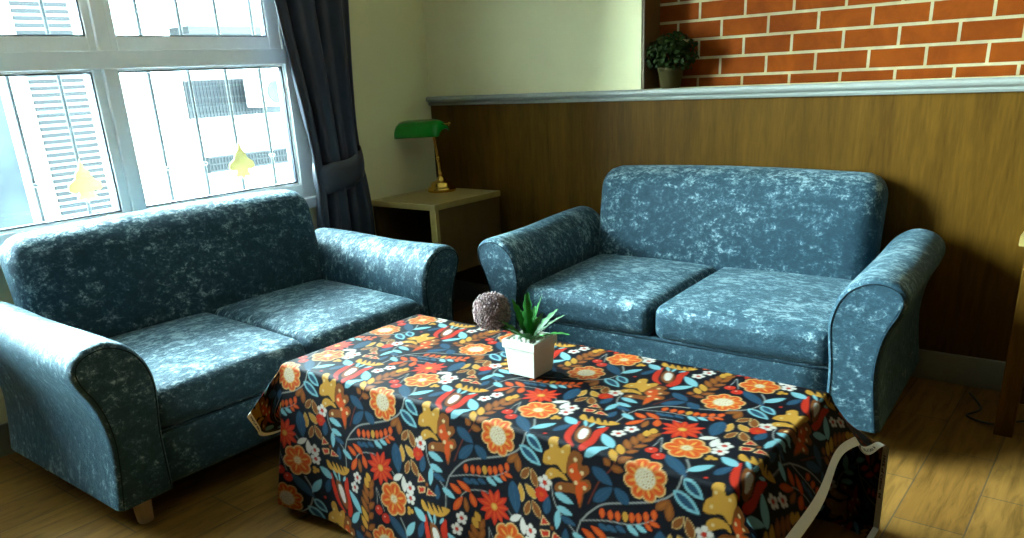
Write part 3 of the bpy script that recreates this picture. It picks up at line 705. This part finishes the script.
def make_tile():
    NU, NV = int(round(PU*RES)), int(round(PV*RES)); SS = 2
    W, H = NU*SS, NV*SS; img = np.empty((H, W, 3)); img[:] = COL['0']
    k = RES*SS
    def fill(poly, col):
        p = np.array(poly, float); 
        x0, y0 = p.min(0); x1, y1 = p.max(0)
        ix = np.arange(int(math.floor(x0*k)), int(math.ceil(x1*k))+1); iy = np.arange(int(math.floor(y0*k)), int(math.ceil(y1*k))+1)
        X, Y = np.meshgrid((ix+.5)/k, (iy+.5)/k); ins = np.zeros(X.shape, bool)
        q = np.roll(p, -1, 0)
        for (ax, ay), (bx, by) in zip(p, q):
            if ay == by: continue
            c_ = ((ay > Y) != (by > Y)) & (X < (bx-ax)*(Y-ay)/(by-ay)+ax); ins ^= c_
        yy, xx = np.nonzero(ins)
        img[iy[yy] % H, ix[xx] % W] = COL[col] if isinstance(col, str) else col
    def disc(c_, r, col, ry=None):
        fill([(c_[0]+r*math.cos(a), c_[1]+(ry or r)*math.sin(a)) for a in np.linspace(0, 2*PI, 20, endpoint=False)], col)
    def leaf(A, B, w_, col):
        A = np.array(A); B = np.array(B); d = B-A; n = np.array((-d[1], d[0])); n = n/np.linalg.norm(n)
        L_ = []; R_ = []
        for t in np.linspace(0, 1, 12):
            h = w_/2*math.sin(PI*t**.85)**.8; L_.append(A+d*t+n*h); R_.append(A+d*t-n*h)
        fill(L_+R_[::-1], col)
    def stroke(pts, w_, col):
        P_ = [np.array((p.x, p.y)) for p in catmull([(a, b, 0) for a, b in pts], 8)]
        for a, b in zip(P_[:-1], P_[1:]):
            d = b-a; l = np.linalg.norm(d)
            if l < 1e-6: continue
            n = np.array((-d[1], d[0]))/l*w_/2; e = d/l*w_*.6
            fill([a+n-e, b+n+e, b-n+e, a-n-e], col)
    def smooth(pts): return [(p.x, p.y) for p in catmull([(a, b, 0) for a, b in pts], 5, True)]
    def petal(c_, r0, r1, a, w_, col):
        leaf((c_[0]+r0*math.cos(a), c_[1]+r0*math.sin(a)), (c_[0]+r1*math.cos(a), c_[1]+r1*math.sin(a)), w_, col)
    for ty, pts, w_, col, inner in MOT:
        if ty == 'S': stroke(pts, w_, col)
    for ty, pts, w_, col, inner in MOT:
        if ty == 'L':
            A, B = np.array(pts[0]), np.array(pts[1]); w_ = w_*.74
            if inner == 'e':
                leaf(A, B, w_*1.2, 'e'); leaf(A+(B-A)*.04, A+(B-A)*.95, w_*.98, col)
            else:
                leaf(A, B, w_*1.12, col)
                if inner: leaf(A+(B-A)*.10, A+(B-A)*.86, w_*.62, inner)
                elif col == 'n': stroke([A+(B-A)*.12, A+(B-A)*.88], .0012, (.05, .14, .24))
                elif col in 'bO': leaf(A+(B-A)*.2, A+(B-A)*.8, w_*.45, (.36, .12, .02) if col == 'b' else (.75, .14, .02))
        elif ty == 'P': fill(smooth(pts) if len(pts) > 4 else pts, col)
        elif ty == 'D':
            disc(pts[0], w_*(.72 if col == 'k' else 1), col)
            if col == 'R' and w_ > .01: disc((pts[0][0]-.004, pts[0][1]+.004), .0025, (.9, .5, .4))
        elif ty == 'F':
            c_ = pts[0]; r = w_
            if col in ('big', 'fl2'):
                n = 8 if col == 'big' else 6; pr = r*(.40 if col == 'big' else .46); rc = r*(.70 if col == 'big' else .62)
                for lay, cl in ((1.0, (.86, .60, .26)), (.84, (.74, .20, .03)), (.62, (.74, .09, .012))):
                    for i in range(n):
                        a = 2*PI*i/n+.35; cc = (c_[0]+rc*math.cos(a), c_[1]+rc*math.sin(a)); disc(cc, pr*lay*(.86 if n == 8 else .98), cl)
                for i in range(n):
                    a = 2*PI*i/n+.35; petal(c_, r*.3, r*.85, a, r*.14, (.86, .42, .08))
                disc(c_, r*(.50 if col == 'big' else .28), (.80, .58, .24)); disc(c_, r*(.45 if col == 'big' else .20), (.86, .80, .62))
                if col == 'big':
                    rg = random.Random(2)
                    for i in range(34):
                        a = i*2.39996; rr_ = r*.43*math.sqrt((i+.5)/34); disc((c_[0]+rr_*math.cos(a), c_[1]+rr_*math.sin(a)), .0016, (.42, .22, .05) if i % 2 else (.62, .50, .22))
                else:
                    for i in range(9): a = i*2.39996; rr_ = r*.16*math.sqrt(i/9); disc((c_[0]+rr_*math.cos(a), c_[1]+rr_*math.sin(a)), .0016, (.6, .4, .12))
            elif col == 'daisy':
                for i in range(11):
                    a = 2*PI*i/11+.15; petal(c_, r*.1, r*(1.05 if i % 3 else .9), a, r*.36, 'R'); petal(c_, r*.2, r*.85, a, r*.10, (.78, .10, .02))
                disc(c_, r*.2, 'y'); disc(c_, r*.12, (.85, .5, .1))
            elif col == 'w':
                for i in range(5): a = 2*PI*i/5+.3; disc((c_[0]+r*.62*math.cos(a), c_[1]+r*.62*math.sin(a)), r*.36, 'w')
                disc(c_, r*.32, 'R')
            elif col == 'sr':
                for i in range(7): a = 2*PI*i/7; disc((c_[0]+r*.62*math.cos(a), c_[1]+r*.62*math.sin(a)), r*.36, 'R')
                disc(c_, r*.3, 'o')
    # box filter down to about 2 mm
    t = img.reshape(NV, SS, NU, SS, 3).mean((1, 3))
    t = (2*t+np.roll(t, 1, 0)+np.roll(t, -1, 0)+np.roll(t, 1, 1)+np.roll(t, -1, 1))/6
    return t
TILE = make_tile()*np.array([.31, .275, .25])
def sample(U, Vv):
    H, W = TILE.shape[:2]; x = U*RES-.5; y = Vv*RES-.5; x0 = np.floor(x).astype(int); y0 = np.floor(y).astype(int); fx = (x-x0)[:, None]; fy = (y-y0)[:, None]
    g = lambda a, b: TILE[b % H, a % W]
    return g(x0, y0)*(1-fx)*(1-fy)+g(x0+1, y0)*fx*(1-fy)+g(x0, y0+1)*(1-fx)*fy+g(x0+1, y0+1)*fx*fy
def clothmat():
    m, nt, b = newmat('printed_cotton'); N = nt.nodes; Lk = nt.links
    a = N.new('ShaderNodeAttribute'); a.attribute_name = 'print'; Lk.new(a.outputs['Color'], b.inputs['Base Color'])
    b.inputs['Roughness'].default_value = .6; b.inputs['Specular IOR Level'].default_value = .06
    return m
COTTON = clothmat()
# fabric coordinates: U across (left to right), V from the front hem (low) to the back hem (high)
UL, UR = TX0-.215, TX1+.165          # selvages
VF, VB = TY0-.452, TY1+.66
def sstep(a, b, x):
    t = np.clip((x-a)/(b-a), 0, 1); return t*t*(3-2*t)
def roll(d, r=.012):
    """distance past an edge -> (outward, drop) going round a small radius"""
    a = np.clip(d/r, 0, PI/2); o = r*np.sin(a); z = r*(1-np.cos(a)); ex = np.maximum(0, d-r*PI/2); return o, z, ex
def cloth_pos(U, Vv):
    X = np.clip(U, TX0, TX1); Y = np.clip(Vv, TY0, TY1); Zz = np.full_like(U, ZT)
    # front skirt: hangs nearly straight, swinging out a little with soft folds
    df = np.maximum(0, TY0-Vv); o, dz, ex = roll(df)
    wave = .010*np.sin(U*9.0+.6)+.006*np.sin(U*21+1.1)
    fo = o+ex*(.10)+wave*np.clip(ex/.4, 0, 1)**1.3*1.2
    Y = np.where(df > 0, TY0-fo, Y); Zz = Zz-np.where(df > 0, dz+ex*.9935, 0)
    # back skirt: straight at the left, pushed out at the right
    db = np.maximum(0, Vv-TY1); o, dz, ex = roll(db, .014)
    k = sstep(-1.0, -.50, U)
    a = np.minimum(ex, .33); rest = ex-a
    oy = o+k*(a*.80+rest*.02)+(1-k)*ex*.08; oz = dz+k*(a*.60+rest*.999)+(1-k)*ex*.996
    Y = np.where(db > 0, TY1+oy, Y); Zz = Zz-np.where(db > 0, oz, 0)
    # overhang to the right: droops beside the table top, runs on as a stiff ear beyond the corner
    dr = np.maximum(0, U-TX1)*(1-.22*np.exp(-((Vv-TY1+.10)/.13)**2)); tb = np.clip(db/.34, 0, 1); tf = np.clip(df/.10, 0, 1)
    o, dz, ex = roll(dr, .016)
    droop_x = o+ex*.58; droop_z = dz+ex*.81
    flat = np.clip(tb+tf, 0, 1)
    flat = flat*flat*(3-2*flat)
    X = X+np.where(dr > 0, droop_x*(1-flat)+(dr*.60)*flat, 0)
    Zz = Zz-np.where(dr > 0, droop_z*(1-flat)+dr*.12*flat, 0)
    Y = Y-np.where(dr > 0, tb*dr*.10, 0)
    # overhang to the left: a flared skirt beside the top, folded back behind the front skirt
    dl = np.maximum(0, TX0-U); o, dz, ex = roll(dl, .014)
    lx = o+ex*.60; lz = dz+ex*.80
    ear = np.clip((.25-df)/.14, 0, 1); ear = ear*ear*(3-2*ear)
    fb = np.clip(df/.10, 0, 1)
    X = X-np.where(dl > 0, lx*(1-fb)+fb*(ear*dl*.56+(1-ear)*np.minimum(dl, .014)), 0)
    Zz = Zz-np.where(dl > 0, lz*(1-fb)+fb*ear*dl*.62, 0)
    Y = Y+np.where(dl > 0, fb*(ear*dl*.06+(1-ear)*(dl*.9)), 0)
    # faint creases over the top
    Zz = Zz+np.where((df == 0) & (db == 0) & (dr == 0) & (dl == 0), .0006*np.sin(U*31+Vv*17), 0)
    lf = np.clip(1-(U-TX0)/.30, 0, 1)**2*np.clip(df/.45, 0, 1)*(U >= TX0)+np.clip(df/.45, 0, 1)*(U < TX0)
    X = X-.070*lf
    Y = Y-np.where(dl > 0, np.clip(1-df/.2, 0, 1)*np.clip(1-(Vv-TY0)/.15, 0, 1)*dl*.30, 0)
    fl_ = .006+.004*np.sin(U*13)**2; over = np.maximum(0, fl_-Zz); Zz = np.maximum(Zz, fl_); Y = Y-over*np.where(df > 0, 1, 0)+over*np.where(db > 0, 1-2*k, 0)
    return X, Y, Zz
STEP = .0031
nu = int(round((UR-UL)/STEP))+1; nv = int(round((VB-VF)/STEP))+1
gu, gv = np.meshgrid(np.linspace(UL, UR, nu), np.linspace(VF, VB, nv))
U = gu.ravel(); Vv = gv.ravel()
X, Y, Zz = cloth_pos(U, Vv)
co = np.stack([X, Y, Zz], 1).astype(np.float32)
idx = np.arange(nu*nv).reshape(nv, nu)
quads = np.stack([idx[:-1, :-1], idx[:-1, 1:], idx[1:, 1:], idx[1:, :-1]], -1).reshape(-1, 4)
def gridmesh(name, co, quads, mat, parent=None):
    me = bpy.data.meshes.new(name); nq = len(quads)
    me.vertices.add(len(co)); me.vertices.foreach_set('co', np.ascontiguousarray(co, np.float32).ravel())
    me.loops.add(nq*4); me.loops.foreach_set('vertex_index', quads.astype(np.int32).ravel())
    me.polygons.add(nq); me.polygons.foreach_set('loop_start', np.arange(0, nq*4, 4, dtype=np.int32))
    me.polygons.foreach_set('use_smooth', np.ones(nq, bool))
    me.update(calc_edges=True); me.validate(); me.materials.append(mat)
    return lk(bpy.data.objects.new(name, me), parent)
tc_ = empty('tablecloth', (-1.11, 1.487, 0)); tag(tc_, 'dark tablecloth printed with orange, yellow and blue flowers over the coffee table', 'tablecloth')
fab = gridmesh('fabric', co-np.array([-1.11, 1.487, 0], np.float32), quads, COTTON, tc_)
col = np.ones((len(co), 4), np.float32); col[:, :3] = sample(U, Vv)
at = fab.data.color_attributes.new('print', 'FLOAT_COLOR', 'POINT'); at.data.foreach_set('color', col.ravel())
# white selvage strips with their printed line of words
def selvage(u0, u1, side):
    n1 = 10; n2 = 420
    a, b = np.meshgrid(np.linspace(u0, u1, n1), np.linspace(VF, VB, n2)); x, y, z = cloth_pos(a.ravel(), b.ravel())
    c0 = np.stack([x, y, z], 1)
    # lift off the fabric on both faces
    gx = c0.reshape(n2, n1, 3); du = np.gradient(gx, axis=1); dv = np.gradient(gx, axis=0); nn = np.cross(du, dv); nn /= np.linalg.norm(nn, axis=2, keepdims=True)+1e-9
    V = np.concatenate([(gx+nn*.0012).reshape(-1, 3), (gx-nn*.0012).reshape(-1, 3)]); N_ = n1*n2
    id_ = np.arange(N_).reshape(n2, n1); q = np.stack([id_[:-1, :-1], id_[:-1, 1:], id_[1:, 1:], id_[1:, :-1]], -1).reshape(-1, 4)
    q = np.concatenate([q, q[:, ::-1]+N_])
    o = gridmesh('selvage', V-np.array([-1.11, 1.487, 0]), q, SELV, fab); o['label'] = 'white selvage strip along the %s edge of the cloth' % side
    return o
s1 = selvage(UR-.024, UR+.001, 'right'); s2 = selvage(UL-.001, UL+.022, 'left')
def words(txt, u, v0, size, su, sv, par, off):
    cu = bpy.data.curves.new('words', 'FONT'); cu.body = txt; cu.size = size; cu.offset = .0006; cu.resolution_u = 1
    tmp = bpy.data.objects.new('words', cu); C.objects.link(tmp); bpy.context.view_layer.update()
    me = bpy.data.meshes.new_from_object(tmp); bpy.data.objects.remove(tmp)
    bm = bmesh.new(); bm.from_mesh(me); bmesh.ops.subdivide_edges(bm, edges=[e for e in bm.edges if e.calc_length() > .01], cuts=2); bm.to_mesh(me); bm.free()
    p = np.array([v.co[:] for v in me.vertices]); e = 1e-3
    uu = u+su*p[:, 1]; vv = v0+sv*p[:, 0]
    def P3(a, b): return np.stack(cloth_pos(a, b), 1)
    c0 = P3(uu, vv); du = P3(uu+e, vv)-P3(uu-e, vv); dv = P3(uu, vv+e)-P3(uu, vv-e); nn = np.cross(du, dv); nn /= np.linalg.norm(nn, axis=1, keepdims=True)+1e-9
    c1 = c0+nn*off-np.array([-1.11, 1.487, 0])
    for i, v in enumerate(me.vertices): v.co = c1[i]
    me.materials.append(INK); return lk(bpy.data.objects.new('printed_words', me), par)
words('100% of Cotton  04', UR-.006, TY1+.05, .016, -1, 1, s1, .0022)
words('100% of Cotton  04', UR-.018, TY1+.37, .016, 1, 1, s1, -.0022)
words('100% of Cotton', UL+.016, TY0-.11, .013, -1, 1, s2, .0022)

# ------------------------------------------------------------------ white planter on the cloth
pp = empty('flower_pot', (-1.148, 1.508, ZT+.0025)); tag(pp, 'small square white planter with artificial plant and purple ball flower on the floral cloth', 'planter')
PH = .094
def frustum(a0, a1, z0, z1, b0=None, b1=None):
    b0 = b0 or a0; b1 = b1 or a1
    return [(-a0, -b0, z0), (a0, -b0, z0), (a0, b0, z0), (-a0, b0, z0), (-a1, -b1, z1), (a1, -b1, z1), (a1, b1, z1), (-a1, b1, z1)]
bm = bmesh.new()
lev = [(.0385, 0), (.0395, .002), (.0455, .072), (.0490, .0725), (.0500, .075), (.0500, .091), (.0490, PH), (.0440, PH), (.0430, .084), (.001, .083)]
vs = []
for a, z in lev: vs.append([bm.verts.new((sx*a, sy*a, z)) for sx, sy in ((-1, -1), (1, -1), (1, 1), (-1, 1))])
for i in range(len(lev)-1):
    for k in range(4): bm.faces.new((vs[i][k], vs[i][(k+1) % 4], vs[i+1][(k+1) % 4], vs[i+1][k]))
bm.faces.new(vs[0][::-1]); bm.faces.new(vs[-1])
frombm('pot', bm, WHITEC, pp)
rnd = random.Random(11); V = []; F = []
for i in range(46):
    bm = bmesh.new(); bmesh.ops.create_icosphere(bm, subdivisions=2, radius=1)
    c_ = Vector((rnd.uniform(-.036, .036), rnd.uniform(-.036, .036), .086+rnd.uniform(0, .006))); s_ = Vector([rnd.uniform(.006, .010) for _ in range(3)]); k = len(V)
    bm.verts.ensure_lookup_table(); V += [c_+Vector((v.co.x*s_.x, v.co.y*s_.y, v.co.z*s_.z*.75)) for v in bm.verts]; F += [tuple(v.index+k for v in f.verts) for f in bm.faces]; bm.free()
pb = mesh('pebbles', V, F, PEB, pp, True); pb['kind'] = 'stuff'
def blade(A, dirv, L_, w_, droop, seed):
    """lobed pointed leaf on a midrib: a folded strip with notched edges"""
    rg = random.Random(seed); A = Vector(A); d = Vector(dirv).normalized(); side = d.cross(Vector((0, 0, 1)))
    side = side.normalized() if side.length > .05 else Vector((1, 0, 0)); V = []; F = []; n = 14
    for i in range(n+1):
        t = i/n; p = A+d*L_*t+Vector((0, 0, -droop*t*t)); nrm = side.cross(d).normalized()
        h = w_*(math.sin(PI*min(1, t*.92+.06))**.75)*(1-.38*(i % 3 == 0))*(1-.1*t)
        if i == n: h = .0005
        V += [p-side*h+nrm*h*.35, p, p+side*h+nrm*h*.35]
    for i in range(n):
        a = i*3; F += [(a, a+1, a+4, a+3), (a+1, a+2, a+5, a+4)]
    return V, F
leaves = [((.05, -.1, 1), .125, .014, 0), ((-.42, .05, .9), .115, .015, .006), ((.48, -.1, .85), .105, .015, .008), ((.95, -.05, .52), .135, .013, .030), ((-.9, -.15, .45), .105, .014, .02), ((.3, .7, .7), .11, .014, .01), ((-.35, .75, .7), .11, .014, .01), ((-.15, -.7, .65), .085, .014, .012), ((.4, -.65, .6), .085, .014, .012), ((-.65, .45, .75), .11, .014, .01), ((.7, .4, .75), .115, .013, .014), ((-.2, .3, 1), .12, .013, 0), ((.22, .2, 1), .118, .013, 0), ((-.62, -.4, .7), .09, .014, .01), ((.75, -.45, .55), .10, .013, .018)]
for i, (d, L_, w_, dr_) in enumerate(leaves):
    V, F = blade((d[0]*.012-.002, d[1]*.012, .086), d, L_, w_, dr_, i); mesh('leaf', V, F, LEAFG, pp, True)
fl = tube('stem', catmull([(-.012, .004, .086), (-.040, .0, .100), (-.070, -.006, .118), (-.092, -.012, .135)], 6), .0022, LEAFG, pp, 8)
BALLC = plain('dusty_purple', (.19, .12, .115), .8, var=.6, scale=90)
BT = Vector((-.106, -.016, .150))
rnd = random.Random(4); V = []; F = []
bm = bmesh.new(); bmesh.ops.create_icosphere(bm, subdivisions=3, radius=.040); k = 0
V += [v.co+BT for v in bm.verts]; bm.verts.ensure_lookup_table(); F += [tuple(v.index for v in f.verts) for f in bm.faces]; bm.free()
for i in range(520):
    z = 1-2*(i+.5)/520; a = i*2.39996; r = math.sqrt(1-z*z); d = Vector((r*math.cos(a), r*math.sin(a), z))
    t = d.orthogonal().normalized(); b = d.cross(t); rr_ = .047+rnd.uniform(-.003, .004); s_ = .0036*rnd.uniform(.7, 1.2); k = len(V); ph = rnd.uniform(0, 6)
    for q in range(5): V.append(BT+d*rr_+(t*math.cos(ph+q*2*PI/5)+b*math.sin(ph+q*2*PI/5))*s_)
    V.append(BT+d*(rr_-.010)); V.append(BT+d*(rr_+.0025))
    for q in range(5): F += [(k+5, k+(q+1) % 5, k+q), (k+6, k+q, k+(q+1) % 5)]
bl = mesh('ball_flower', V, F, BALLC, pp); bl['label'] = 'dusty purple ball shaped flower head'
